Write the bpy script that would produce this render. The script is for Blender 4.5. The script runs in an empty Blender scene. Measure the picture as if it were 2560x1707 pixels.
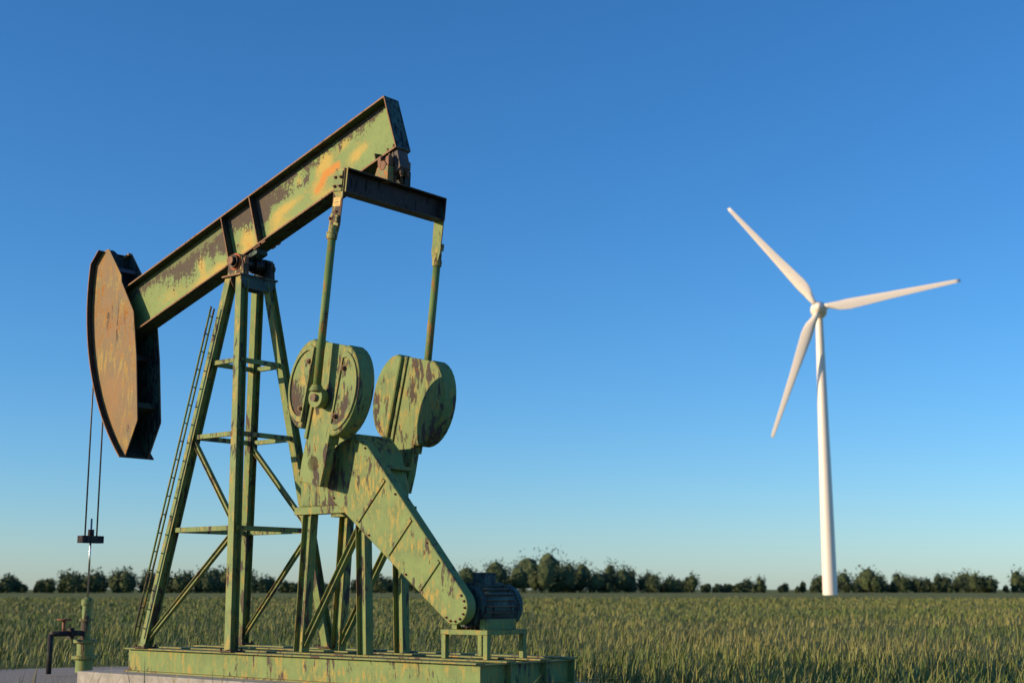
import bpy, bmesh, math, random
import numpy as np
from mathutils import Vector, Matrix, noise
R = math.radians
random.seed(7)
rng = np.random.default_rng(7)
C = bpy.context.scene.collection
sc = bpy.context.scene

# ---------------------------------------------------------------- camera, sky, sun, exposure
cam = bpy.data.cameras.new('camera'); camo = bpy.data.objects.new('camera', cam); C.objects.link(camo)
camo.location = (0, 0, 1.6); camo.rotation_euler = (math.pi/2 + 0.17695, 0, 0)
cam.sensor_width = 36; cam.lens = 3461.8/2560*36; cam.clip_end = 20000
cam.dof.use_dof = True; cam.dof.focus_distance = 23.5; cam.dof.aperture_fstop = 1.25
sc.camera = camo
SUN_EL = R(14)
PSI = -0.69313
saz = R(-124) + PSI                       # direction towards the sun, from the shade on the rods and under the flange
sdir = Vector((math.cos(saz)*math.cos(SUN_EL), math.sin(saz)*math.cos(SUN_EL), math.sin(SUN_EL)))
w = bpy.data.worlds.new('World'); sc.world = w; w.use_nodes = True
nt = w.node_tree; bg = nt.nodes['Background']
sky = nt.nodes.new('ShaderNodeTexSky'); sky.sky_type = 'NISHITA'; sky.sun_disc = False
sky.sun_elevation = SUN_EL; sky.sun_rotation = math.atan2(sdir.x, sdir.y)
sky.altitude = 300; sky.air_density = 1.0; sky.dust_density = 0.3; sky.ozone_density = 6.0
hs = nt.nodes.new('ShaderNodeHueSaturation'); hs.inputs['Saturation'].default_value = 1.09
nt.links.new(sky.outputs[0], hs.inputs['Color']); nt.links.new(hs.outputs[0], bg.inputs[0])
bg.inputs[1].default_value = 0.15
sl = bpy.data.lights.new('sun', 'SUN'); sl.energy = 4.5; sl.angle = R(0.5); sl.color = (1.0, 0.77, 0.46)
so = bpy.data.objects.new('sun', sl); C.objects.link(so); so.rotation_euler = (-sdir).to_track_quat('-Z', 'Y').to_euler()
sc.view_settings.view_transform = 'Standard'; sc.view_settings.look = 'None'
sc.view_settings.gamma = 1; sc.view_settings.exposure = 0.30; sc.view_settings.use_curve_mapping = False

# ---------------------------------------------------------------- materials
def new_mat(name):
    m = bpy.data.materials.new(name); m.use_nodes = True
    return m, m.node_tree, m.node_tree.nodes['Principled BSDF']
class NT:
    def __init__(s, t): s.t = t
    def n(s, typ, **k):
        x = s.t.nodes.new(typ)
        for a, b in k.items(): setattr(x, a, b)
        return x
    def put(s, sock, v):
        if isinstance(v, bpy.types.NodeSocket): s.t.links.new(v, sock)
        else: sock.default_value = v
    def math(s, op, a, b=0.0, c=None, clamp=False):
        x = s.n('ShaderNodeMath', operation=op, use_clamp=clamp); s.put(x.inputs[0], a); s.put(x.inputs[1], b)
        if c is not None: s.put(x.inputs[2], c)
        return x.outputs[0]
    def mix(s, f, a, b):
        x = s.n('ShaderNodeMix', data_type='RGBA'); s.put(x.inputs[0], f); s.put(x.inputs[6], a); s.put(x.inputs[7], b)
        return x.outputs[2]
    def noise(s, vec, scale, detail=6, rough=.6, dist=0.0):
        x = s.n('ShaderNodeTexNoise'); s.put(x.inputs['Vector'], vec); x.inputs['Scale'].default_value = scale
        x.inputs['Detail'].default_value = detail; x.inputs['Roughness'].default_value = rough; x.inputs['Distortion'].default_value = dist
        return x.outputs[0]
    def ramp(s, v, lo, hi):
        x = s.n('ShaderNodeMapRange', clamp=True); s.put(x.inputs[0], v); x.inputs[1].default_value = lo; x.inputs[2].default_value = hi
        return x.outputs[0]
    def scale(s, vec, sc3):
        x = s.n('ShaderNodeMapping'); s.put(x.inputs[0], vec); x.inputs['Scale'].default_value = sc3
        return x.outputs[0]
def c4(c): return (c[0], c[1], c[2], 1)
GREEN = (.200, .275, .085); GREEN2 = (.150, .215, .07); OCHRE = (.47, .32, .058); PRIMER = (.080, .062, .052); RUST = (.22, .085, .032); ORANGE = (.52, .19, .012)
TEAL = (.10, .19, .13)

def obj_coord(T):
    tc = T.n('ShaderNodeTexCoord'); oi = T.n('ShaderNodeObjectInfo')
    a = T.n('ShaderNodeVectorMath', operation='MULTIPLY_ADD')
    comb = T.n('ShaderNodeCombineXYZ')
    for i in range(3): T.t.links.new(oi.outputs['Random'], comb.inputs[i])
    T.t.links.new(comb.outputs[0], a.inputs[0]); a.inputs[1].default_value = (17, 29, 41); T.t.links.new(tc.outputs['Object'], a.inputs[2])
    return a.outputs[0]

def weathered(name, base, base2, primer=.3, rust=.3, ochre=.3, scale=3.0, rough=.62, pcol=PRIMER, rcol=RUST, edge=.018):
    """old paint: two greens, peeled patches down to the primer, ochre bloom and rust; amounts 0..1"""
    m, t, b = new_mat(name); T = NT(t); P = obj_coord(T)
    st = T.scale(P, (1.6, 1.6, .45))
    nb = T.noise(P, scale*.22, 4, .6)
    n1 = T.noise(P, scale*.8, 5, .55); n2 = T.noise(st, scale*1.6, 9, .68, .3); n3 = T.noise(st, scale*2.6, 8, .66); n4 = T.noise(P, scale*12, 4, .6)
    col = T.mix(T.ramp(n1, .35, .65), c4(base), c4(base2))
    mo = T.ramp(T.math('ADD', n3, T.math('MULTIPLY', n1, .5)), .92-.36*ochre, 1.08-.30*ochre)
    col = T.mix(T.math('MULTIPLY', mo, .85), col, c4(OCHRE))
    n2c = T.math('ADD', n2, T.math('MULTIPLY', T.math('SUBTRACT', nb, .5), .55))
    bv = T.n('ShaderNodeBevel', samples=4); bv.inputs['Radius'].default_value = edge
    ge = T.n('ShaderNodeNewGeometry'); dt = T.n('ShaderNodeVectorMath', operation='DOT_PRODUCT'); T.t.links.new(bv.outputs[0], dt.inputs[0]); T.t.links.new(ge.outputs['Normal'], dt.inputs[1])
    ew = T.ramp(T.math('ADD', T.math('SUBTRACT', 1.0, dt.outputs['Value']), T.math('MULTIPLY', T.math('SUBTRACT', n3, .5), .5)), .04, .16)
    mp = T.ramp(n2c, .72-.36*primer, .76-.36*primer)
    col = T.mix(mp, col, c4(pcol))
    col = T.mix(T.math('MULTIPLY', ew, .8), col, c4(rcol))
    mr = T.ramp(T.math('ADD', T.math('MULTIPLY', T.math('ADD', n3, T.math('MULTIPLY', T.math('SUBTRACT', nb, .5), .5)), .6), T.math('MULTIPLY', n4, .4)), .70-.32*rust, .80-.32*rust)
    col = T.mix(mr, col, c4(rcol))
    v = T.math('MULTIPLY_ADD', n4, .5, .75)
    mul = T.n('ShaderNodeMix', data_type='RGBA', blend_type='MULTIPLY'); mul.inputs[0].default_value = 1
    T.put(mul.inputs[6], col); cc = T.n('ShaderNodeCombineXYZ')
    for i in range(3): T.put(cc.inputs[i], v)
    T.put(mul.inputs[7], cc.outputs[0])
    T.put(b.inputs['Base Color'], mul.outputs[2])
    T.put(b.inputs['Roughness'], T.math('MULTIPLY_ADD', T.math('MAXIMUM', mp, mr), .25, rough))
    b.inputs['Specular IOR Level'].default_value = .3
    bp = T.n('ShaderNodeBump'); bp.inputs['Strength'].default_value = .35; bp.inputs['Distance'].default_value = .006
    T.put(bp.inputs['Height'], T.math('ADD', T.math('MULTIPLY', n4, .5), T.math('SUBTRACT', n2, T.math('ADD', mp, mr))))
    T.put(b.inputs['Normal'], bp.outputs[0])
    return m

def beam_web_mat():
    """painted web plate: three wear fields stored on the plate, broken up by streaky noise"""
    m, t, b = new_mat('peeling_beam_paint'); T = NT(t); P = obj_coord(T)
    at = T.n('ShaderNodeAttribute', attribute_name='wear'); sep = T.n('ShaderNodeSeparateColor'); T.t.links.new(at.outputs['Color'], sep.inputs[0])
    fp, fo, fr = sep.outputs[0], sep.outputs[1], sep.outputs[2]
    streak = T.scale(P, (3.2, 3.2, .42))
    nA = T.noise(P, 6.5, 12, .70, .35); nB = T.noise(streak, 5.5, 10, .66); nC = T.noise(P, 38, 4, .6); nL = T.noise(P, 1.8, 6, .6); nD = T.noise(P, 15, 8, .68, .4)
    nF = T.noise(T.scale(P, (1, 1, .5)), 42, 5, .65)
    nS = T.noise(T.scale(P, (9, 9, .7)), 3.0, 6, .6)
    cen = lambda x, k: T.math('MULTIPLY', T.math('SUBTRACT', x, .5), k)
    col = T.mix(T.ramp(T.math('ADD', nL, cen(nS, .35)), .40, .62), c4(GREEN), c4((.165, .245, .075)))
    col = T.mix(T.math('MULTIPLY', T.ramp(nD, .52, .70), .45), col, c4((.25, .27, .075)))
    col = T.mix(T.math('MULTIPLY', T.ramp(T.math('ADD', nF, cen(nA, 1.2)), .50, .72), .55), col, c4((.105, .135, .045)))
    al = at.outputs['Alpha']                                # dull olive film over the paint
    col = T.mix(T.math('MULTIPLY', T.ramp(T.math('ADD', al, cen(nS, 1.3)), .25, 1.0), .8), col, c4((.095, .10, .045)))
    o = T.math('ADD', T.math('ADD', fo, cen(nA, 1.5)), T.math('ADD', cen(nD, .9), cen(nL, .6)))
    col = T.mix(T.math('MULTIPLY', T.ramp(o, .12, .80), .92), col, c4(OCHRE))
    r = T.math('ADD', T.math('ADD', fr, cen(nA, .8)), cen(nD, .35))
    col = T.mix(T.math('MULTIPLY', T.ramp(r, .22, .85), .95), col, c4(ORANGE))
    # primer where the paint has come off: frayed, streaked edge
    p = T.math('ADD', fp, cen(nB, 1.0)); p = T.math('ADD', p, cen(nA, 1.7)); p = T.math('ADD', p, cen(nD, 1.7)); p = T.math('ADD', p, cen(nF, .9))
    mp = T.ramp(p, .50, .60)
    col = T.mix(T.math('MULTIPLY', T.ramp(p, .36, .54), .45), col, c4((.17, .19, .075)))      # thinned paint along the edge
    col = T.mix(mp, col, T.mix(T.ramp(T.math('ADD', nD, cen(nS, .5)), .35, .7), c4(PRIMER), c4((.11, .088, .068))))
    pr = T.ramp(T.math('ADD', T.math('MULTIPLY', nC, .7), T.math('MULTIPLY', nA, .3)), .60, .65)
    col = T.mix(T.math('MULTIPLY', pr, T.ramp(T.math('ADD', fo, fr), .1, .45)), col, c4((.22, .07, .025)))
    T.put(b.inputs['Base Color'], col)
    T.put(b.inputs['Roughness'], T.math('MULTIPLY_ADD', mp, .2, .6)); b.inputs['Specular IOR Level'].default_value = .25
    bp = T.n('ShaderNodeBump'); bp.inputs['Strength'].default_value = .4; bp.inputs['Distance'].default_value = .006
    T.put(bp.inputs['Height'], T.math('ADD', T.math('MULTIPLY', nC, .35), T.math('MULTIPLY', mp, -1.0))); T.put(b.inputs['Normal'], bp.outputs[0])
    return m
def simple(name, col, rough=.6, metal=0.0, var=.25, scale=8.0, bump=.2):
    m, t, b = new_mat(name); T = NT(t); P = obj_coord(T)
    n = T.noise(P, scale, 6, .6)
    T.put(b.inputs['Base Color'], T.mix(T.ramp(n, .3, .7), c4([x*(1-var) for x in col]), c4([min(1, x*(1+var)) for x in col])))
    b.inputs['Roughness'].default_value = rough; b.inputs['Metallic'].default_value = metal
    if bump:
        bp = T.n('ShaderNodeBump'); bp.inputs['Strength'].default_value = bump; bp.inputs['Distance'].default_value = .01
        T.put(bp.inputs['Height'], n); T.put(b.inputs['Normal'], bp.outputs[0])
    return m
M = {
 'web': beam_web_mat(),
 'green': weathered('weathered_green_paint', (.185, .255, .08), (.12, .175, .06), .42, .32, .42, 3.4),
 'rod': weathered('rod_green_paint', (.15, .235, .075), (.11, .175, .06), .24, .52, .34, 2.6, rcol=(.34, .125, .035)),
 'flange': weathered('shaded_flange_paint', (.036, .062, .022), (.024, .036, .014), .55, .2, .0, 3, pcol=(.028, .024, .02)),  # near-black green: shade of the undersides put into the paint colour
 'edge': weathered('rusty_edge_paint', (.28, .135, .065), (.20, .105, .06), .38, .5, .25, 9, rcol=(.28, .11, .045)),
 'dark': weathered('shade_dark_paint', (.026, .042, .028), (.020, .024, .022), .55, .15, .0, 4, pcol=(.022, .018, .024)),  # paint darkened for parts out of the sun, shade is in the colour
 'purple': weathered('dark_purple_brown', (.050, .030, .030), (.030, .021, .024), .4, .3, .0, 5, pcol=(.016, .013, .016), rcol=(.07, .045, .035)),  # even dark purple-brown of the equalizer
 'teal': weathered('faded_teal_paint', (.055, .12, .10), (.03, .06, .06), .55, .10, .0, 5.5, pcol=(.014, .018, .026)),
 'rusty': weathered('rusted_plate', (.25, .135, .050), (.160, .118, .058), .16, .50, .42, 2.4, rcol=(.28, .11, .03)),
 'redrust': weathered('red_rust', (.23, .10, .052), (.17, .08, .048), .30, .3, .1, 9, rcol=(.30, .12, .045)),
 'orange': weathered('orange_primer_ring', (.52, .12, .03), (.42, .10, .03), .25, .25, .05, 7, rcol=(.22, .08, .04)),
 'bolt': weathered('rusty_bolt', (.17, .10, .055), (.12, .08, .05), .3, .4, .1, 14),
 'steelgrey': simple('purplish_steel', (.10, .07, .085), .6, .2, .3, 9),
 'streaked': weathered('rust_streaked_paint', (.19, .24, .085), (.16, .13, .07), .40, .62, .35, 6, rcol=(.46, .13, .03)),
 'patchy': weathered('patchy_casting_paint', (.21, .26, .085), (.30, .27, .09), .58, .42, .5, 5.5),
 'navy': weathered('blue_black_paint', (.035, .036, .048), (.16, .11, .08), .35, .15, 0, 2.2, pcol=(.02, .02, .026)),
 'black': simple('black_steel', (.018, .017, .018), .38, .3, .4, 6),
 'sticker': simple('yellow_sticker', (.55, .29, .012), .5, 0, .15, 20, 0),
 'print': simple('dark_print', (.05, .035, .02), .6, 0, .2, 20, 0),
 'cable': simple('wire_rope', (.09, .08, .07), .5, .6, .3, 60),
 'steel': simple('polished_steel', (.5, .48, .45), .25, 1.0, .1, 10, 0),
 'white': simple('off_white_gelcoat', (.86, .75, .64), .35, 0, .015, .15, 0),
 'concrete': simple('old_concrete', (.32, .30, .27), .9, 0, .25, 5, .5),
}

# ---------------------------------------------------------------- mesh helpers
class MB:
    def __init__(s): s.v = []; s.f = []; s.m = []; s.sm = []
    def face(s, idx, m=0, smooth=False): s.f.append(tuple(idx)); s.m.append(m); s.sm.append(smooth)
    def hexa(s, c, m=0, mats=None):
        """8 corners: bottom loop 0-3, top loop 4-7; mats = per face (bottom, top, 4 sides)"""
        o = len(s.v); s.v += [Vector(x) for x in c]
        fs = [(3,2,1,0),(4,5,6,7),(0,1,5,4),(1,2,6,5),(2,3,7,6),(3,0,4,7)]
        for i, f in enumerate(fs): s.face([o+k for k in f], mats[i] if mats else m)
    def box(s, x0, x1, y0, y1, z0, z1, m=0, fr=None, mats=None):
        c = [(x0,y0,z0),(x1,y0,z0),(x1,y1,z0),(x0,y1,z0),(x0,y0,z1),(x1,y0,z1),(x1,y1,z1),(x0,y1,z1)]
        if fr: c = [fr(*p) for p in c]
        s.hexa(c, m, mats)
    def prism(s, pts, d0, d1, fr, m=0, edge=None):
        """outline pts (a,b) pushed from depth d0 to d1; fr(a,b,d)->xyz"""
        n = len(pts); o = len(s.v)
        for d in (d0, d1): s.v += [Vector(fr(a, b, d)) for a, b in pts]
        s.face([o+i for i in range(n)][::-1], m); s.face([o+n+i for i in range(n)], m)
        for i in range(n):
            j = (i+1) % n; s.face((o+i, o+j, o+n+j, o+n+i), m if edge is None else edge)
    def cyl(s, p0, p1, r0, r1=None, n=20, m=0, cap=True, capm=None):
        r1 = r0 if r1 is None else r1
        p0, p1 = Vector(p0), Vector(p1); d = (p1-p0).normalized()
        a = d.orthogonal().normalized(); b = d.cross(a); o = len(s.v)
        for p, r in ((p0, r0), (p1, r1)):
            for i in range(n):
                t = 2*math.pi*i/n; s.v.append(p + a*math.cos(t)*r + b*math.sin(t)*r)
        for i in range(n):
            j = (i+1) % n; s.face((o+i, o+j, o+n+j, o+n+i), m, True)
        if cap:
            cm = m if capm is None else capm
            s.face([o+i for i in range(n)][::-1], cm); s.face([o+n+i for i in range(n)], cm)
    def lathe(s, p, d, prof, n=28, m=0, ms=None):
        """profile of (distance along d, radius)"""
        p = Vector(p); d = Vector(d).normalized(); a = d.orthogonal().normalized(); b = d.cross(a); o = len(s.v)
        for q, r in prof:
            for i in range(n):
                t = 2*math.pi*i/n; s.v.append(p + d*q + (a*math.cos(t) + b*math.sin(t))*max(r, 1e-4))
        for k in range(len(prof)-1):
            for i in range(n):
                j = (i+1) % n; s.face((o+k*n+i, o+k*n+j, o+(k+1)*n+j, o+(k+1)*n+i), ms[k] if ms else m, False)
        k = len(prof)-1
        s.face([o+i for i in range(n)][::-1], ms[0] if ms else m); s.face([o+k*n+i for i in range(n)], ms[-1] if ms else m)
    def tube(s, pts, r, n=8, m=0):
        for a, b in zip(pts[:-1], pts[1:]): s.cyl(a, b, r, n=n, m=m)
    def bolt(s, p, d, r=.022, h=.02, m=0):
        p = Vector(p); d = Vector(d).normalized()
        s.cyl(p, p+d*.006, r*1.35, n=12, m=m); s.cyl(p+d*.006, p+d*h, r, n=6, m=m); s.cyl(p+d*h, p+d*(h+.016), r*.55, n=8, m=m)
    def build(s, name, mats, parent=None, bevel=0.0, origin=None, label=None):
        if not isinstance(mats, (list, tuple)): mats = [mats]
        me = bpy.data.meshes.new(name)
        o = Vector(origin) if origin is not None else sum(s.v, Vector())/len(s.v)
        me.from_pydata([v-o for v in s.v], [], s.f); me.validate(); 
        for mt in mats: me.materials.append(mt)
        me.polygons.foreach_set('material_index', s.m); me.polygons.foreach_set('use_smooth', s.sm)
        bm = bmesh.new(); bm.from_mesh(me); bmesh.ops.recalc_face_normals(bm, faces=bm.faces); bm.to_mesh(me); bm.free()
        ob = bpy.data.objects.new(name, me); C.objects.link(ob)
        ob['abs'] = list(o)
        if parent is not None:
            ob.parent = parent; ob.location = o - Vector(parent.get('abs', (0, 0, 0)))
        else: ob.location = o
        if bevel:
            bv = ob.modifiers.new('bevel', 'BEVEL'); bv.width = bevel; bv.segments = 2; bv.limit_method = 'ANGLE'; bv.angle_limit = R(50)
        if label: ob['label'] = label
        return ob
def root(name, label, cat, loc=(0,0,0), rz=0, group=None):
    o = bpy.data.objects.new(name, None); C.objects.link(o); o.location = loc; o.rotation_euler = (0,0,rz)
    o['label'] = label; o['category'] = cat; o['abs'] = (0.,0.,0.)
    if group: o['group'] = group
    return o

# ================================================================ PUMPJACK (local frame: x to the tail, y away from the sunlit side, z up)
PX, PY, PZ = -4.60, 24.10, 7.271
PHI = .3105; VB, VT, BW, UE = .2203, 1.2174, .1737, 3.927
UL = -4.02
cph, sph = math.cos(PHI), math.sin(PHI)
pj = root('pumpjack', 'weathered green pumpjack with a peeling walking beam tilted up towards its tail', 'pumpjack', (PX, PY, 0), PSI)
def B(u, w_, v): return Vector((u*cph - v*sph, w_, PZ + u*sph + v*cph))      # beam frame
def Bp(u, v, w_): return B(u, w_, v)

def fields(u, h):
    """wear of the sunlit web at length u, relative height h: primer, ochre, orange, olive film"""
    def g(cu, ch, su, sh, k=1.0): return k*math.exp(-((u-cu)/su)**2 - ((h-ch)/sh)**2)
    xs = [-4.0,-2.6,-2.2,-1.9,-1.5,-1.1,-.8,-.5,-.45,-.3,-.05,.15,.33,.37,.5,.66,.8,.95,1.2,1.5,1.8,2.1,2.3,2.5,2.65,2.8,3.0,3.2,3.45,3.7,3.95]
    hb = [.80,.80,.72,.66,.66,.62,.55,.50,.74,.66,.58,.50,.52,.25,.40,.60,.74,.84,.86,.85,.86,.92,.88,.92,.85,.88,.86,.79,.82,.86,.90]
    b = float(np.interp(u, xs, hb))
    p = max(-.12, min(.95, .46 + (h-b)*2.4))
    al = 0.0
    if u < -.46:                                           # band of bare primer with olive film above it
        top = float(np.interp(u, [-4,-2.5,-1.9,-1.3,-.9,-.5], [.98,.92,.82,.80,.82,.86]))
        p = min(p+.1, max(.05, .5 + (top-h)*3.5)); al = max(0, min(1, (h-b)*3.0+.55))
    elif u > 1.0: al = max(0, min(.6, (h-.88)*5))
    p += g(1.33,.60,.34,.11,.52) + g(1.70,.66,.16,.11,.50) + g(1.08,.74,.26,.10,.42) + g(.90,.64,.28,.14,.40) + g(2.0,.80,.25,.07,.35) + g(.55,.60,.10,.3,.3) + g(.62,.76,.14,.16,.35)
    p += g(1.6,.30,.10,.06,.5) + g(3.06,.24,.14,.09,.45) + g(2.62,.80,.05,.08,.4) + g(-1.0,.40,.10,.26,.50) + g(-1.65,.40,.25,.28,.42) + g(-.62,.38,.14,.30,.5) + g(-2.2,.5,.3,.25,.4) + g(-.30,.2,.07,.4,.4)
    p += g(3.88,.62,.05,.12,.35)
    o = -.06 + g(2.70,.80,.16,.13,.75) + g(2.22,.74,.14,.18,.9) + g(3.06,.48,.20,.12,.85) + g(2.84,.42,.16,.14,.6) + g(1.51,.74,.10,.12,.75) + g(1.25,.42,.30,.10,.65)
    o += g(.95,.40,.28,.12,.6) + g(.75,.28,.22,.14,.6) + g(1.2,.14,.5,.10,.45) + g(2.1,.62,.22,.22,.65) + g(1.9,.30,.2,.2,.65) + g(2.32,.12,.4,.10,.55)
    o += g(-.02,.30,.20,.28,1.1) + g(-1.35,.48,.11,.22,1.0) + g(-.85,.18,.3,.14,.7) + g(-1.4,.14,.5,.14,.7) + g(-.25,.08,.3,.10,.5) + g(.6,.08,.3,.08,.5) + g(-2.4,.3,.4,.2,.5)
    o += (.45 if h < .06 else 0)
    # orange smear: along a bent line
    best = 9
    for (a, b2) in (((2.46,.50),(2.12,.50)), ((2.12,.50),(2.04,.42)), ((2.04,.42),(1.88,.31))):
        dx, dy = b2[0]-a[0], b2[1]-a[1]; t = max(0, min(1, ((u-a[0])*dx+(h-a[1])*dy)/(dx*dx+dy*dy)))
        best = min(best, math.hypot(u-a[0]-t*dx, (h-a[1]-t*dy)*.9))
    r = 1.1*math.exp(-(best/.085)**2) * (1.0 if u > 2.0 else .8) + g(-.02,.18,.10,.16,.35) + g(-1.35,.44,.05,.12,.35)
    return p, o, r, al

bm_ = MB()
FT = .028; WT = .012
nu, nv = 260, 36
cols = []
for sgn in (-1, 1):
    o = len(bm_.v)
    for j in range(nv+1):
        for i in range(nu+1):
            u = UL + (UE-.02-UL)*i/nu; v = VB+FT + (VT-VB-2*FT)*j/nv
            bm_.v.append(B(u, sgn*WT, v)); cols.append(fields(u if sgn < 0 else -u*.9, j/nv))
    for j in range(nv):
        for i in range(nu):
            q = [o+j*(nu+1)+i, o+j*(nu+1)+i+1, o+(j+1)*(nu+1)+i+1, o+(j+1)*(nu+1)+i]
            bm_.face(q if sgn < 0 else q[::-1], 0)
nweb = len(bm_.v)
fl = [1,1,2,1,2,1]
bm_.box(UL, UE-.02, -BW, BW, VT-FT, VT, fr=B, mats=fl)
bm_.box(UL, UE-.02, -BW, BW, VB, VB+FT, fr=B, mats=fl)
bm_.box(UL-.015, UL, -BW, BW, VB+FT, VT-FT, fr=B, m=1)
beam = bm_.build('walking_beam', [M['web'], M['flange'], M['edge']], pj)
ca = beam.data.color_attributes.new('wear', 'FLOAT_COLOR', 'POINT')
arr = np.zeros((len(beam.data.vertices), 4), np.float32); arr[:nweb] = np.array(cols, np.float32)
ca.data.foreach_set('color', arr.ravel())
for us in (-.456, .358):
    for sg in (-1, 1):
        q = MB(); y0, y1 = sorted((sg*(BW-.008), sg*WT))
        q.box(us-.011, us+.011, y0, y1, VB+FT, VT-FT, fr=B, mats=[0,0,1,0,1,0]); q.build('stiffener', [M['dark'], M['edge']], beam, .002)
q = MB(); q.box(UE-.02, UE, -BW, BW, VB, VT, fr=B, mats=[1,1,1,0,1,0]); q.build('end_plate', [M['teal'], M['edge']], beam, .003)
for sg in (-1, 1):
    q = MB(); y0, y1 = sorted((sg*(BW-.004), sg*WT))
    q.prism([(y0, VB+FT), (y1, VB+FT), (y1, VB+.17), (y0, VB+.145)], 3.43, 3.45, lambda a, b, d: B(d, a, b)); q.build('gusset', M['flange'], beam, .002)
    for uu in (3.84, 3.70):
        q = MB(); q.bolt(B(uu, sg*.12, VB+FT), B(0,0,1)-B(0,0,0), .024, .05); q.cyl(B(uu, sg*.12, VB+FT), B(uu, sg*.12, VB+FT+.085), .015, n=8); q.build('bolt', M['bolt'], beam)

# ---- centre bearing on the samson post
ZP = PZ - .208
XC, ZC, YB = -.075, PZ + .03, .36
cb = MB()
cb.cyl((XC,-.25,ZC), (XC,.0,ZC), .112, n=32); cb.cyl((XC,.0,ZC), (XC,.25,ZC), .142, n=32)
for yy in (-.16, -.06, .03, .10, .17): cb.cyl((XC,yy,ZC), (XC,yy+.016,ZC), .152 if yy > 0 else .121, n=32)
centre = cb.build('center_bearing', M['black'], pj)
q = MB(); q.box(-.12, .26, -.125, .125, .115, VB, fr=B); q.build('saddle', M['teal'], centre, .006)
for uu, yy, ln in ((.30,-.135,.09), (.50,-.145,.05), (.42,.145,.05), (.56,.145,.04)):
    q = MB(); q.box(uu-ln, uu+ln, yy-.02, yy+.02, VB-.03, VB-.001, fr=B); q.build('clamp_plate', M['redrust'], centre, .003)
for sg in (-1, 1):
    y0, y1 = sorted((sg*.235, sg*YB))
    q = MB()
    pts = [(XC-.225, ZP), (XC+.222, ZP), (XC+.205, ZC-.02)] + [(XC+.172*math.cos(t), ZC+.15*math.sin(t)) for t in np.linspace(.25, math.pi-.25, 11)] + [(XC-.205, ZC-.02)]
    q.prism(pts, y0, y1, lambda a, b, d: (a, d, b)); pb = q.build('pillow_block', M['patchy'] if sg < 0 else M['dark'], centre, .006)  # far block near-black: its shade is put into the colour
    for xx in (XC-.225, XC+.185):
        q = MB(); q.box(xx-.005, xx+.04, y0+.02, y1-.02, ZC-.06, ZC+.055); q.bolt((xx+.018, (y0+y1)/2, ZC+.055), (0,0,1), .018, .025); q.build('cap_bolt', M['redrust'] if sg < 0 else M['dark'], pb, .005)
    ys = sg*YB
    q = MB(); q.lathe((XC, ys, ZC), (0, sg, 0), [(0,.152),(.014,.152),(.020,.146),(.020,.122),(.004,.120)], m=0, n=40); q.build('flange_ring', M['orange'], pb)
    q = MB(); q.lathe((XC, ys, ZC), (0, sg, 0), [(0,.122),(.062,.120),(.074,.120),(.078,.112),(.070,.108),(.066,.083),(.125,.083),(.136,.076),(.137,.062),(.133,.060),(.134,.012),(.130,.010)], n=40,
        ms=[0,1,1,0,0,0,1,1,1,1,1,1]); q.build('bearing_cap', [M['black'], M['redrust']], pb)  # black sides and recess: shade painted in, face and rims stay brown

# ---- samson post
sp = MB()
PXA, PXB, PYB = -.363, .150, .4325
sp.box(PXA, PXB, -PYB, PYB, ZP-.032, ZP, mats=[0,0,1,0,0,0])
post = sp.build('samson_post', [M['teal'], M['edge']], pj, .004)
q = MB()                                                   # head plates under the cap, with chamfered corners
for xx in (.11, -.16):
    q.prism([(-.40, ZP-.034), (.40, ZP-.034), (.40, ZP-.10), (.30, ZP-.24), (-.30, ZP-.24), (-.40, ZP-.10)], xx, xx+.016, lambda a, b, d: (d, a, b), edge=1)
q.build('head_plate', [M['teal'], M['edge']], post)
def ibeam(q, p0, p1, side, wd=.16, hg=.18, t=.014, m=0):
    """rolled section between two points; side = direction of the flange width"""
    p0, p1 = Vector(p0), Vector(p1); d = (p1-p0); L = d.length; d.normalize(); s_ = Vector(side); s_ = (s_ - d*s_.dot(d)).normalized(); n_ = d.cross(s_)
    fr = lambda a, b, c: p0 + d*a + s_*b + n_*c
    q.box(0, L, -wd/2, wd/2, hg/2-t, hg/2, m, fr); q.box(0, L, -wd/2, wd/2, -hg/2, -hg/2+t, m, fr); q.box(0, L, -t/2, t/2, -hg/2+t, hg/2-t, m, fr)
ZB = .62
feet = {(-1,-1):(-1.25,-1.05), (-1,1):(-1.25,1.05), (1,-1):(1.02,-1.05), (1,1):(1.02,1.05)}
tops = {k: (-.245 if k[0] < 0 else .045, .30*k[1]) for k in feet}
def legp(k, z):
    f = (z-ZB)/(ZP-.04-ZB); a, b = feet[k], tops[k]
    return Vector((a[0]+(b[0]-a[0])*f, a[1]+(b[1]-a[1])*f, z))
for k in feet:
    q = MB(); ibeam(q, legp(k, ZB+.02), legp(k, ZP-.05), (1,0,0), .15, .17); q.build('leg', M['green'], post, .003)
    q = MB(); f = feet[k]; q.box(f[0]-.17, f[0]+.17, f[1]-.15, f[1]+.15, ZB-.0, ZB+.022)
    for a in (-.12, .12):
        for b in (-.11, .11): q.bolt((f[0]+a, f[1]+b, ZB+.022), (0,0,1), .018, .03)
    q.build('foot_plate', M['dark'], post)
lv = [ZB+.5, 2.6, 4.2, 5.5]
for sx in (-1, 1):
    for z in lv[1:]:
        q = MB(); a, b = legp((sx,-1), z), legp((sx,1), z); q.box(a.x-.03, a.x+.03, a.y, b.y, z-.04, z+.04); q.build('cross_bar', M['green'], post, .003)
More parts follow.
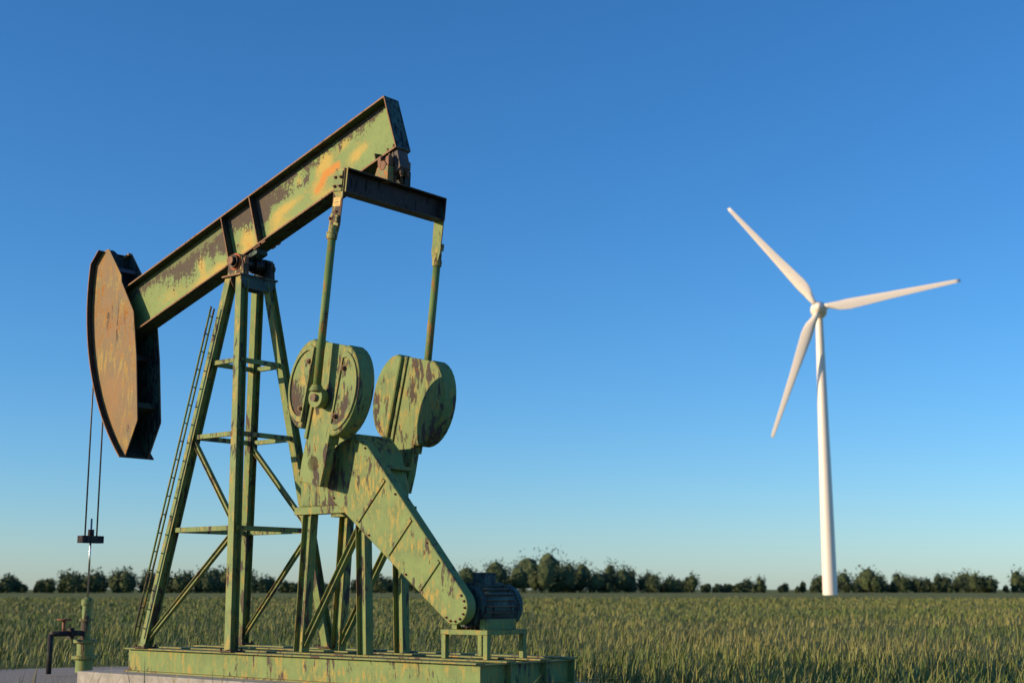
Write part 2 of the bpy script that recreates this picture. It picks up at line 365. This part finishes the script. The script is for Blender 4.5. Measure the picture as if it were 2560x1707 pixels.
for sy in (-1, 1):
    for z in lv[1:]:
        q = MB(); a, b = legp((-1,sy), z), legp((1,sy), z); q.box(a.x, b.x, a.y-.03, a.y+.03, z-.04, z+.04); q.build('cross_bar', M['green'], post, .003)
    for z0, z1, fl_ in ((ZB+.12, 2.55, 0), (2.65, 4.15, 1)):
        q = MB(); s0, s1 = ((-1, 1) if not fl_ else (1, -1)); ibeam(q, legp((s0,sy), z0), legp((s1,sy), z1), (0,1,0), .07, .08, .009); q.build('brace', M['green'], post)
q = MB()                                                  # ladder up the near front leg
la, lb = legp((-1,-1), ZB+.2)+Vector((-.14,-.06,0)), legp((-1,-1), 6.5)+Vector((-.14,-.06,0))
for dx in (-.2, .2): q.cyl(la+Vector((dx*.3,-.2*dx*2-.1,0)), lb+Vector((dx*.3,-.2*dx*2-.1,0)), .018, n=8)
for i in range(18):
    p = la.lerp(lb, (i+.5)/18); q.cyl(p+Vector((-.06,.08-.1,0)), p+Vector((.06,-.08-.1,0)), .012, n=6)
q.build('ladder', M['green'], post)

# ---- horsehead (beam frame, u to the tail, v up)
RA = 4.575
kink = (-4.10, 2.00)
def arc(a): return (RA*math.cos(a), RA*math.sin(a))
a0 = math.atan2(kink[1], kink[0]); a1 = math.pi + R(27)
arcp = [arc(a) for a in np.linspace(a0, a1, 22)]
cheek = [(-3.635, 2.135), (-3.82, 2.165)] + arcp + [(-3.55, -1.55), (-3.30, -.35), (-3.18, .55), (-3.40, 1.30), (-3.375, 1.42)]
facep = [(-3.80, 2.165)] + arcp
hm = MB(); o = len(hm.v)
FW = .39
for k, (dd) in enumerate((0, .022)):
    for a, b in facep:
        l = math.hypot(a, b); hm.v += [B(a*(1+dd/l), -FW, b*(1+dd/l)), B(a*(1+dd/l), FW, b*(1+dd/l))]
n = len(facep)
for i in range(n-1):
    p = o+2*i; q2 = p+2*n
    hm.face((p, p+1, p+3, p+2), 0); hm.face((q2, q2+1, q2+3, q2+2), 0); hm.face((p, p+2, q2+2, q2), 1); hm.face((p+1, p+3, q2+3, q2+1), 1)
hm.face((o, o+1, o+2*n+1, o+2*n), 0); p = o+2*(n-1); hm.face((p, p+1, p+2*n+1, p+2*n), 0)
head = hm.build('horsehead', [M['dark'], M['edge']], pj)  # face plate colour carries the shade of its inner side
for sg in (-1, 1):
    q = MB(); y0, y1 = sorted((sg*.252, sg*.272)); q.prism(cheek, y0, y1, Bp, 0, 1); q.build('side_plate', [M['rusty'] if sg < 0 else M['teal'], M['edge']], head)
q = MB(); q.box(-3.80, -3.78, -.25, .25, 1.2, 2.10, fr=B); q.build('inner_plate', M['dark'], head)
q = MB(); q.box(-3.66, -3.56, -.25, .25, 1.62, 1.70, fr=B); q.build('cross_bar', M['steelgrey'], head, .004)
q = MB(); q.prism([(.13*math.cos(t), 2.06+.17*math.sin(t)) for t in np.linspace(0, math.pi, 15)] + [(-.13, 2.0), (.13, 2.0)], -3.92, -3.80, lambda a, b, d: B(d, a-.06, b)); q.build('cable_anchor', M['black'], head, .006)
q = MB(); q.box(-3.80, -3.62, .17, .25, 2.08, 2.13, fr=B); q.build('lug', M['rusty'], head, .004)
for vv in (-1.2, -.2):
    q = MB(); q.box(-4.0, -3.6, -.25, .25, vv-.05, vv+.05, fr=B); q.build('cross_bar', M['dark'], head, .004)

# ---- bridle, carrier bar, polished rod (hang straight down from the arc)
XW = -RA-.045
for yy in (-.13, .13):
    q = MB(); pts = [B(*(lambda c: (c[0]*1.009, yy, c[1]*1.009))(arc(a))) for a in np.linspace(R(155), math.pi-PHI, 12)]
    pts.append(Vector((XW, yy, 2.62))); q.tube(pts, .016, 8); q.build('bridle_cable', M['cable'], pj)
q = MB(); q.box(XW-.09, XW+.09, -.24, .24, 2.48, 2.62); q.cyl((XW,0,2.62), (XW,0,2.74), .06, n=12); q.build('carrier_bar', M['dark'], pj, .008)
q = MB(); q.cyl((XW,0,1.45), (XW,0,2.95), .019, n=12); q.build('polished_rod', M['steel'], pj)

# ---- equalizer and its bearing
XE, ZE, HE, LE, TE, TAU = 3.42269, 7.94286, .1952, 1.15007, .14722, .11209
ct, st_ = math.cos(TAU), math.sin(TAU)
def E(a, y, h): return Vector((XE + a*ct + h*st_, y, ZE - a*st_ + h*ct))
q = MB(); ft = .02
q.box(-TE, TE, -LE+.016, LE-.016, HE-ft, HE, fr=E, mats=[0,0,1,1,1,1]); q.box(-TE, TE, -LE+.016, LE-.016, -HE, -HE+ft, fr=E, mats=[0,0,1,1,1,1])
q.box(-.01, .01, -LE+.016, LE-.016, -HE+ft, HE-ft, fr=E)
eqz = q.build('equalizer', [M['purple'], M['dark']], pj)
for sg in (-1, 1):
    y0, y1 = sorted((sg*(LE-.016), sg*LE)); q = MB(); q.box(-TE, TE, y0, y1, -HE, HE, fr=E, mats=[1,1,0,1,0,1]); q.build('end_plate', [M['patchy'] if sg < 0 else M['teal'], M['edge']], eqz, .003)
UP, VP = 3.64, .0
pin = B(UP, 0, VP)
ztop = ZE + HE*ct
q = MB(); q.cyl(pin+Vector((0,-.275,0)), pin+Vector((0,.275,0)), .062, n=24); eb = q.build('equalizer_bearing', M['redrust'], pj)
for sg in (-1, 1):
    y0, y1 = sorted((sg*.135, sg*.268))
    px, pz = pin.x, pin.z
    q = MB()
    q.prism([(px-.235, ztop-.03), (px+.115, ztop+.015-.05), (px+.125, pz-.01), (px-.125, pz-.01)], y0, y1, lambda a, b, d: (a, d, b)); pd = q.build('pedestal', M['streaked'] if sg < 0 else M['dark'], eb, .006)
    q = MB()
    q.prism([(px-.125, pz-.004), (px+.125, pz-.004), (px+.13, pz+.15), (px+.06, pz+.15), (px+.05, pz+.075), (px-.05, pz+.075), (px-.06, pz+.15), (px-.13, pz+.15)], y0+.008, y1-.008, lambda a, b, d: (a, d, b)); q.build('bearing_cap', M['redrust'], pd, .01)
    for dx in (-.095, .095):
        q = MB(); q.bolt((px+dx, (y0+y1)/2, pz+.15), (0,0,1), .028, .035); q.build('bolt', M['bolt'], pd)
    q = MB(); q.lathe((px, sg*.264, pz), (0, sg, 0), [(0,.078),(.012,.078),(.015,.07),(.013,.02)], n=28); q.build('pin_end', M['redrust'], pd)
q = MB()
q.prism([(UP-.10, VB-.002), (UE-.03, VB-.002), (UE-.05, -.10), (UE-.12, -.14), (UP-.08, -.14)], -.12, .12, Bp); q.box(UP+.02, UP+.06, -.135, -.12, -.12, VB-.01, fr=B)
q.box(UP+.14, UP+.17, -.135, -.12, -.10, VB-.01, fr=B)
hb_ = q.build('hanger_block', M['navy'], eb, .008)
for uu in (UP+.02, UP+.18):
    for yy in (-.075, .075):
        q = MB(); q.cyl(B(uu, yy, -.13), B(uu, yy, -.225), .034, n=6); q.cyl(B(uu, yy, -.225), B(uu, yy, -.26), .022, n=10); q.build('bolt', M['bolt'], eb)

# ---- pitman arms
def pitman(sg):
    yo = sg*(LE+.001)
    def Q(a, d, h): return E(a, yo + sg*d, h)
    LP = 3.45
    q = MB()
    y_ = .055
    q.cyl(Q(0, y_, -.92), Q(0, y_, -LP+.12), .064, n=28)
    rod = q.build('pitman_arm', M['rod'], pj)
    q = MB()
    q.prism([(-.108, HE-.012), (.108, HE-.012), (.108, -HE-.01), (.106, -.42), (.099, -.60), (.104, -.66), (.100, -.73), (.080, -.82), (.045, -.93), (-.045, -.93), (-.080, -.82), (-.100, -.73), (-.104, -.66), (-.099, -.60), (-.106, -.42), (-.108, -HE-.01)], 0.0, .022, lambda a, b, d: Q(a, d, b), 0, 1)
    q.build('hanger_plate', [M['patchy'] if sg < 0 else M['green'], M['edge']], rod)
    q = MB()
    q.prism([(-.10, HE-.055), (.085, HE-.055), (.085, -HE+.005), (-.10, -HE+.005)], .0225, .04, lambda a, b, d: Q(a, d, b), 0, 1); mp = q.build('mounting_plate', [M['green'], M['edge']], rod, .003)
    for a in (-.07, .05):
        for h in (.035, -.11):
            q = MB(); q.bolt(Q(a, .04, h), (0, sg, 0), .024, .026); q.build('bolt', M['bolt'], rod)
    q = MB()                                                   # forked socket at the top of the tube
    q.prism([(-.112, -.60), (-.09, -.54), (-.02, -.54), (.09, -.60), (.105, -.66), (.10, -.72), (.078, -.79), (-.02, -.83), (-.075, -.80), (-.10, -.72), (-.112, -.68)], .023, .05, lambda a, b, d: Q(a, d, b))
    q.cyl(Q(0, y_, -.74), Q(0, y_, -.95), .07, .07, n=28)
    q.cyl(Q(0, y_, -.88), Q(0, y_, -.965), .086, .078, n=28); q.cyl(Q(.0, y_-.02, -.78), Q(0, y_, -.88), .055, .083, n=28); q.cyl(Q(-.07, y_+.03, -.90), Q(.05, y_+.05, -.86), .016, n=8); q.box(-.10, -.06, -.01, .04, -.95, -.84, fr=lambda a, d, h: Q(a, y_+d, h)); q.box(.06, .105, -.02, .03, -.70, -.58, fr=lambda a, d, h: Q(a, y_+d, h))
    sk = q.build('socket', M['patchy'], rod, .004)
    q = MB(); q.lathe(Q(0, .052, -.625), (0, sg, 0), [(0,.052),(.010,.052),(.010,.036),(-.012,.034)], n=24); q.build('eye', M['dark'], rod)
    for a, h in ((-.085, -.625), (.085, -.625), (0, -.51)):
        q = MB(); q.bolt(Q(a, .052 if h < -.55 else .022, h), (0, sg, 0), .023, .024); q.build('bolt', M['bolt'], rod)
    q = MB(); pe = Q(0, 0, -LP)                                # big end on the crank pin
    q.cyl(pe+Vector((0, -.07, 0)), pe+Vector((0, .13 if sg > 0 else .07, 0)), .155, n=28); q.cyl(Q(0, y_, -LP+.20), Q(0, y_, -LP+.10), .075, .12, n=20); q.build('big_end', M['green'], rod, .006)
    if sg < 0:
        q = MB(); q.prism([(-.085, -.285), (.075, -.285), (.075, -.425), (-.085, -.425)], .0225, .0245, lambda a, b, d: Q(a, d, b)); stk = q.build('warning_sticker', M['sticker'], rod)
        q = MB()
        for h, a_, b_, sl_ in ((-.315, -.06, .03, .012), (-.345, -.05, .055, -.01), (-.372, -.07, .02, .014), (-.398, -.03, .06, 0)):
            q.prism([(a_, h), (b_, h+sl_), (b_, h+sl_-.008), (a_, h-.008)], .0248, .0256, lambda a, b, d: Q(a, d, b))
        q.prism([(-.085, -.425), (.075, -.425), (.075, -.433), (-.085, -.433)], .0225, .0262, lambda a, b, d: Q(a, d, b))
        q.build('print', M['print'], stk)
    return pe
pins = {sg: pitman(sg) for sg in (-1, 1)}

# ---- gear reducer, cranks, counterweights
pc = pins[-1]
SH = Vector((pc.x - 1.02*math.sin(TAU+.12), 0, pc.z - 1.02*math.cos(TAU+.12)))
cdir = Vector((math.sin(TAU+.12), 0, math.cos(TAU+.12))); cper = Vector((cdir.z, 0, -cdir.x))
def K(a, b): return SH + cper*a + cdir*b
q = MB()
q.prism([(-.95,-.62), (.70,-.62), (.70,-.30), (.52,.25), (.28,.50), (-.28,.50), (-.60,.35), (-.95,.10)], -.42, .42, lambda a, b, d: (SH.x+a, d, SH.z+b))
gb = q.build('gearbox', M['green'], pj, .03)
q = MB(); q.box(SH.x-.98, SH.x+.73, -.46, .46, SH.z-.06, SH.z); q.build('split_flange', M['green'], gb, .006)
q = MB(); q.cyl((SH.x,-1.02,SH.z), (SH.x,1.02,SH.z), .12, n=24); q.build('crank_shaft', M['bolt'], gb)
for sg in (-1, 1):
    q = MB(); q.lathe((SH.x, sg*.42, SH.z), (0, sg, 0), [(0,.30),(.05,.30),(.06,.2),(.12,.2)], n=28); q.build('bearing_cover', M['green'], gb)
    y0, y1 = sorted((sg*.86, sg*1.02))
    fr = lambda a, b, d: (lambda p: Vector((p.x, d, p.z)))(K(a, b))
    q = MB(); q.prism([(-.25,-.32), (.25,-.32), (.27,0), (.22,1.9), (-.22,1.9), (-.27,0)], y0, y1, fr); q.box(-.29, -.22, y0-.03, y1+.03, .35, 1.9, fr=lambda a, d, b: fr(a, b, d)); q.box(.22, .29, y0-.03, y1+.03, .35, 1.9, fr=lambda a, d, b: fr(a, b, d))
    ck = q.build('crank_arm', M['green'], pj, .012)
    q = MB(); q.cyl(pins[sg]+Vector((0,-sg*.22,0)), pins[sg]+Vector((0,sg*.12,0)), .06, n=20); q.build('crank_pin', M['bolt'], ck)
    for s2 in (-1, 1):
        prof = [(s2*.30, .50), (s2*.30, 1.88)] + [(s2*(.34+.47*math.sin(t)), 1.20+.72*math.cos(t)) for t in np.linspace(.15, math.pi-.15, 15)]
        q = MB(); q.prism(prof, sg*.94-.17, sg*.94+.17, fr); cw = q.build('counterweight', M['green'], ck, .035)
        cx, cz = .52, 1.20
        rim = [(s2*(cx+(abs(a)-cx)*k), cz+(b-cz)*k) for k in (.86,) for a, b in prof]; rin = [(s2*(cx+(abs(a)-cx)*k), cz+(b-cz)*k) for k in (.74,) for a, b in prof]
        q = MB(); o = len(q.v); n = len(rim); d0, d1 = sg*.94+sg*.17, sg*.94+sg*.192
        for d in (d0, d1): q.v += [fr(a, b, d) for a, b in rim] + [fr(a, b, d) for a, b in rin]
        for i in range(n):
            j = (i+1) % n
            q.face((2*n+i, 2*n+j, 3*n+j, 3*n+i)); q.face((i, j, 2*n+j, 2*n+i)); q.face((n+i, n+j, 3*n+j, 3*n+i))
        q.build('raised_rim', M['green'], ck)
        for b in (.8, 1.55): q = MB(); q.bolt(fr(s2*.40, b, sg*1.11), (0, sg, 0), .04, .05); q.build('bolt', M['bolt'], ck)
q = MB()
for yy in (-.40, .40):
    ibeam(q, (SH.x-.85, yy, ZB), (SH.x-.70, yy, SH.z-.62), (0,1,0), .16, .2); ibeam(q, (SH.x+.60, yy, ZB), (SH.x+.50, yy, SH.z-.62), (0,1,0), .16, .2)
    q.box(SH.x-1.0, SH.x+.8, yy-.09, yy+.09, SH.z-.74, SH.z-.62)
    ibeam(q, (SH.x-.78, yy, ZB+.1), (SH.x+.52, yy, SH.z-.85), (0,1,0), .1, .1)
q.build('gearbox_stand', M['green'], pj, .004)

# ---- skid base, motor, belt guard
q = MB()
for yy in (-1.05, -.40, .40, 1.05): ibeam(q, (-1.7, yy, .42), (6.3, yy, .42), (0,1,0), .20, .396, .022)
for xx in (-1.6, -.2, 1.0, 2.2, 3.6, 5.0, 6.2):
    for ya, yb in ((-1.04,-.41), (-.39,.39), (.41,1.04)): ibeam(q, (xx, ya, .42), (xx, yb, .42), (1,0,0), .16, .34, .018)
q.build('skid_base', M['green'], pj)
q = MB(); mx, mz = 5.45, 1.36
q.cyl((mx,-.38,mz), (mx,.42,mz), .30, n=32)
for i in range(24):
    t = 2*math.pi*i/24; d = Vector((math.cos(t), 0, math.sin(t))); s_ = Vector((-d.z, 0, d.x))*.008
    q.hexa([Vector((mx,y,mz))+d*r+s_*k for r in (.29,.345) for y, k in ((-.30,-1),(.34,-1),(.34,1),(-.30,1))])
motor = q.build('motor', M['teal'], pj)
q = MB(); q.lathe((mx,.42,mz), (0,1,0), [(0,.31),(.10,.31),(.16,.24),(.17,.05)], n=28); q.build('fan_cover', M['teal'], motor)
q = MB(); q.box(mx-.12, mx+.12, -.12, .12, mz+.30, mz+.48); q.build('terminal_box', M['teal'], motor, .01)
q = MB(); q.box(mx-.45, mx+.45, -.45, .45, mz-.40, mz-.33); q.box(mx-.32, mx-.22, -.35, .35, mz-.33, mz-.18); q.box(mx+.22, mx+.32, -.35, .35, mz-.33, mz-.18)
for a in (-.4, .4):
    for b in (-.4, .4): q.box(mx+a-.04, mx+a+.04, b-.04, b+.04, ZB, mz-.40)
q.build('motor_mount', M['green'], motor, .004)
gx = SH.x-.10; gz = SH.z-.15
def hull(c0, r0, c1, r1, n=14):
    ang = math.atan2(c1[1]-c0[1], c1[0]-c0[0]); out = [(c1[0]+r1*math.cos(ang+t), c1[1]+r1*math.sin(ang+t)) for t in np.linspace(-math.pi/2, math.pi/2, n)]
    return out + [(c0[0]+r0*math.cos(ang+t), c0[1]+r0*math.sin(ang+t)) for t in np.linspace(math.pi/2, 3*math.pi/2, n)]
q = MB(); q.prism(hull((gx+.55, gz), .55, (mx, mz), .26), -.66, -.47, lambda a, b, d: (a, d, b)); bgd = q.build('belt_guard', M['green'], pj, .02)
gl = Vector((mx-gx-.55, 0, mz-gz)); gl.normalize(); gn = Vector((-gl.z, 0, gl.x))
for k in (.22, .5, .78):                                   # pressed stiffeners across the guard
    c0 = Vector((gx+.55, 0, gz)).lerp(Vector((mx, 0, mz)), k); hw = (.55+(.26-.55)*k)*.86
    q = MB(); q.box(-.035, .035, -.682, -.658, -hw, hw, fr=lambda a, d, h: Vector((c0.x, d, c0.z)) + gl*a + gn*h); q.build('stiffener', M['green'], bgd, .008)
hp = hull((gx+.55, gz), .50, (mx, mz), .21, 8)
for i, (a, b) in enumerate(hp):
    q = MB(); q.bolt((a, -.66, b), (0,-1,0), .016, .018); q.build('bolt', M['bolt'], bgd)
for k in (.33, .66):
    for s_ in (-1, 1):
        c0 = Vector((gx+.55, 0, gz)).lerp(Vector((mx, 0, mz)), k) + gn*s_*(.50+(.21-.50)*k); q = MB(); q.bolt((c0.x, -.66, c0.z), (0,-1,0), .016, .018); q.build('bolt', M['bolt'], bgd)

# ================================================================ WELLHEAD (stands on its own under the horsehead)
Rz = Matrix.Rotation(PSI, 4, 'Z')
wl = Rz @ Vector((XW, 0, 0)) + Vector((PX, PY, 0))
wh = root('wellhead', 'small green wellhead with side valve below the horsehead of the pumpjack', 'wellhead', wl, PSI)
q = MB(); q.lathe((0,0,.05), (0,0,1), [(0,.16),(.25,.16),(.25,.24),(.31,.24),(.31,.15),(.55,.15),(.55,.22),(.61,.22),(.61,.09),(.95,.09),(.95,.13),(1.0,.13),(1.0,.085),(1.25,.085),(1.25,.11),(1.36,.11),(1.40,.05)], n=28); q.build('casing_head', M['green'], wh)
q = MB(); q.cyl((0,0,.78), (0,-.75,.78), .05, n=16); q.cyl((0,-.30,.78), (0,-.36,.78), .11, n=20); q.cyl((0,-.75,.78), (0,-.75,.05), .05, n=16); q.build('flow_line', M['dark'], wh)
q = MB(); q.cyl((0,-.48,.78), (0,-.48,1.02), .035, n=12); q.lathe((0,-.48,1.02), (0,0,1), [(0,.13),(.02,.14),(.035,.13),(.03,.10),(.01,.10)], n=24); q.build('hand_wheel', M['redrust'], wh)

# ================================================================ WIND TURBINE
TX, TY, HZ_, RB = 90.2, 399.0, 83.0, 40.6
yaw = math.atan2(TX, TY)                                  # rotor looks towards the camera
wt = root('wind_turbine', 'tall white three-bladed wind turbine standing far off in the fields', 'wind turbine', (TX, TY, 0), -yaw)
q = MB(); prof = [(0,2.1),(15,1.98),(30,1.82),(45,1.62),(60,1.42),(HZ_-2.0,1.10)]
n = 32
for k, (z, r) in enumerate(prof):
    for i in range(n): q.v.append(Vector((r*math.cos(2*math.pi*i/n), 4.2 + r*math.sin(2*math.pi*i/n), z)))
for k in range(len(prof)-1):
    for i in range(n):
        j = (i+1) % n; q.face((k*n+i, k*n+j, (k+1)*n+j, (k+1)*n+i), 0, True)
for z, r in ((18.0,1.945),(38.0,1.716),(58.0,1.450)): q.cyl((0,4.2,z), (0,4.2,z+.25), r+.035, n=32, cap=False)
q.build('tower', M['white'], wt)
def smooth_lathe(p, d, prof, name, mat, parent, n=32):
    q = MB(); q.lathe(p, d, prof, n); q.sm = [True]*len(q.f); return q.build(name, mat, parent)
smooth_lathe((0, .9, HZ_), (0,1,0), [(0,1.9),(.6,2.2),(2,2.5),(4,2.45),(6,2.0),(7.5,1.2),(8.1,.4),(8.2,.05)], 'nacelle', M['white'], wt)
smooth_lathe((0, .85, HZ_), (0,-1,0), [(0,1.85),(.8,1.8),(1.8,1.5),(2.6,1.0),(3.1,.4),(3.2,.03)], 'hub', M['white'], wt)
def blade(ang):
    ax = Vector((math.cos(ang), 0, math.sin(ang))); lead = Vector((-math.sin(ang), 0, math.cos(ang)))   # leading edge on the counter-clockwise side as seen from the front
    fwd = Vector((0,-1,0)); q = MB(); ns = 26; n = 24
    for k in range(ns+1):
        s_ = k/ns; r = 1.2 + (RB-1.2)*s_; f = r/RB
        ch = float(np.interp(f, [.03,.07,.13,.20,.29,.5,.75,.95,.985,1.0], [1.5,1.6,2.8,3.5,3.15,2.3,1.6,1.12,1.02,.85]))
        th = float(np.interp(f, [.03,.07,.13,.20,.35,.7,1.0], [1.0,.95,.5,.34,.24,.17,.14]))*ch
        tw = R(float(np.interp(f, [0,.2,.5,1.0], [18,14,6,1]))+2)
        cd = lead*math.cos(tw) + fwd*math.sin(tw)*-1; nd = fwd*math.cos(tw) + lead*math.sin(tw)
        off = .3 if f > .13 else .5-.2*max(0, (f-.07)/.06)
        for i in range(n):
            t = 2*math.pi*i/n; x = .5*math.cos(t); rd = 1-max(0, min(1, (f-.07)/.1))
            y = .5*math.sin(t)*(rd + (1-rd)*math.sqrt(max(.02, (.5+x)))*1.15)
            q.v.append(Vector((0,0,HZ_)) + ax*r + fwd*(-.0+1.0*0) + cd*(x+.5-(1-off))*ch*1.0 + nd*y*th + Vector((0,-.4,0)))
    for k in range(ns):
        for i in range(n):
            j = (i+1) % n; q.face((k*n+i, k*n+j, (k+1)*n+j, (k+1)*n+i), 0, True)
    q.face([ns*n+i for i in range(n)]); q.face(list(range(n))[::-1])
    q.build('blade', M['white'], wt)
for a in (129.05, 9.05, -110.95): blade(R(a))

# ================================================================ GROUND
def grass_ground_mat():
    m, t, b = new_mat('meadow_ground'); T = NT(t)
    tc = T.n('ShaderNodeTexCoord'); P = tc.outputs['Object']
    n1 = T.noise(T.scale(P, (.12, 1, 1)), .03, 5, .6); n2 = T.noise(P, .7, 8, .65); n3 = T.noise(P, 9, 4, .6)
    col = T.mix(T.ramp(n1, .35, .65), c4((.13, .17, .05)), c4((.19, .20, .07)))
    col = T.mix(T.math('MULTIPLY', T.ramp(n2, .45, .75), .7), col, c4((.24, .20, .09)))
    col = T.mix(T.math('MULTIPLY', T.ramp(n3, .4, .7), .4), col, c4((.09, .12, .035)))
    T.put(b.inputs['Base Color'], col); b.inputs['Roughness'].default_value = .9; b.inputs['Specular IOR Level'].default_value = .1
    bp = T.n('ShaderNodeBump'); bp.inputs['Distance'].default_value = .2; T.put(bp.inputs['Height'], n3); T.put(b.inputs['Normal'], bp.outputs[0])
    return m
def structure(o): o['kind'] = 'structure'; return o
q = MB(); g = 12000; q.v += [Vector(p) for p in ((-g,-g,0),(g,-g,0),(g,g,0),(-g,g,0))]; q.face((0,1,2,3)); structure(q.build('ground', grass_ground_mat(), None, origin=(0,0,0)))
def L2W(x, y, z=0): return Rz @ Vector((x, y, z)) + Vector((PX, PY, 0))
q = MB(); c = [L2W(-2.4,-1.6), L2W(7.0,-1.6), L2W(7.0,1.6), L2W(-2.4,1.6)]
q.hexa([p+Vector((0,0,-.1)) for p in c] + [p+Vector((0,0,.222)) for p in c]); o_ = structure(q.build('foundation', M['concrete'], None, .02)); 
grav = simple('gravel', (.26, .23, .19), .95, 0, .45, 22, .8)
q = MB(); n = 64
ring = []
for i in range(n):
    t = 2*math.pi*i/n; rr = 1 + .06*noise.noise((math.cos(t)*2, math.sin(t)*2, 3)); ring.append(L2W(.8+8.2*rr*math.cos(t), 4.3*rr*math.sin(t), .006))
q.v += ring; q.face(range(n)); structure(q.build('gravel_pad', grav))

# grass blades, thicker near the camera end of the view
def grass():
    N = 110000; vs = []; fs = []; tint = []
    i = 0
    d = 16 + 240*rng.random(N)**2.2; a = (rng.random(N)-.5)*R(54)
    X = d*np.sin(a); Y = d*np.cos(a); S = rng.random(N)
    ci, si = math.cos(-PSI), math.sin(-PSI)
    lx = (X-PX)*ci - (Y-PY)*si; ly = (X-PX)*si + (Y-PY)*ci
    keep = ((lx-.8)/8.2)**2 + (ly/4.3)**2 > 1 + .35*(S-.5)
    for x, y, s_, dd in zip(X[keep], Y[keep], S[keep], d[keep]):
        track = abs(abs(x*.94+y*.34-30) - .9) < .35                      # wheel tracks through the crop
        cl = noise.noise((x*.12, y*.12, 0)) + .5*noise.noise((x*.6, y*.6, 5)); sc_ = max(1, dd/45)
        tall = random.random() < .05
        h = (.10+.26*s_*s_+ (.28 if tall else 0))*(1+.75*cl)*(.35 if track else 1); wd = (.007+.011*s_)*sc_*(.6 if tall else 1); th = random.random()*6.28; ln = h*random.uniform(.1, .75)
        dx, dy = math.cos(th)*wd, math.sin(th)*wd; lx_, ly_ = -math.sin(th)*ln+.05, math.cos(th)*ln
        vs += [(x-dx,y-dy,-.02),(x+dx,y+dy,-.02),(x+dx*.7+lx_*.35,y+dy*.7+ly_*.35,h*.62),(x-dx*.7+lx_*.35,y-dy*.7+ly_*.35,h*.62),(x+lx_,y+ly_,h)]
        fs += [(i,i+1,i+2,i+3),(i+3,i+2,i+4)]; i += 5
        t_ = min(1, max(0, .35 + .5*noise.noise((x*.07, y*.07, 9)) + random.gauss(0, .22) + (.35 if tall else 0))); tint += [t_]*5
    me = bpy.data.meshes.new('grass'); me.from_pydata(vs, [], fs)
    at = me.attributes.new('tint', 'FLOAT', 'POINT'); at.data.foreach_set('value', np.array(tint, np.float32))
    m, t, b = new_mat('grass_blades'); T = NT(t); an = T.n('ShaderNodeAttribute', attribute_name='tint')
    T.put(b.inputs['Base Color'], T.mix(an.outputs['Fac'], c4((.085, .135, .030)), c4((.27, .23, .085)))); b.inputs['Roughness'].default_value = .65; b.inputs['Specular IOR Level'].default_value = .2
    me.materials.append(m)
    o = bpy.data.objects.new('grass', me); C.objects.link(o); o['kind'] = 'stuff'; o['label'] = 'rough sunlit meadow grass around the gravel pad'
grass()

# far-off wood along the horizon
def wood():
    verts = []; faces = []
    tmpl = bmesh.new(); bmesh.ops.create_icosphere(tmpl, subdivisions=2, radius=1); tv = [v.co.copy() for v in tmpl.verts]; tf = [[v.index for v in f.verts] for f in tmpl.faces]; tmpl.free()
    for k in range(620):
        x = -400 + 800*random.random(); y = 640 + 90*random.random() + 25*math.sin(x*.011)
        hgt = (4+11*random.random()**1.6)*(.80+.9*noise.noise((x*.014, 1.3, 0)) + .4*noise.noise((x*.05, 7.3, 0)))
        hgt = max(hgt, 2.5+2*random.random())
        wd = hgt*random.uniform(.26,.52)
        o = len(verts)
        for v in tv:
            d = 1 + .3*noise.noise((v.x*2.2+x, v.y*2.2+y, v.z*2.2)); verts.append((x+v.x*wd*.62*d, y+v.y*wd*.62*d, max(-.3, hgt*.46+v.z*hgt*.36*d)))
        faces += [[o+i for i in f] for f in tf]
        for b in range(240):                              # leaf clumps on and around the crown
            a, c_ = random.random()*6.283, random.uniform(-1, 1); sq = math.sqrt(1-c_*c_); rr = random.uniform(.55, 1.08)*(1+.45*noise.noise((x*3+2*math.cos(a), c_*2.5+2*math.sin(a), y)))
            p = Vector((x+wd*rr*sq*math.cos(a), y+wd*rr*sq*math.sin(a), max(.2, hgt*.5+hgt*.5*rr*c_))); e = random.uniform(.3, .75)
            u_ = Vector((random.gauss(0,1), random.gauss(0,1), random.gauss(0,1))).normalized(); v_ = u_.orthogonal().normalized()
            o = len(verts); verts += [tuple(p+u_*e), tuple(p+v_*e*.7), tuple(p-u_*e), tuple(p-v_*e*.7)]; faces.append([o, o+1, o+2, o+3])
    me = bpy.data.meshes.new('far_wood'); me.from_pydata(verts, [], faces); me.materials.append(simple('wood_foliage', (.055, .075, .025), .9, 0, .55, .35, 0))
    o = bpy.data.objects.new('far_wood', me); C.objects.link(o); o['kind'] = 'stuff'; o['label'] = 'low dark wood along the far horizon'
wood()

for o in bpy.data.objects:
    if 'abs' in o: del o['abs']
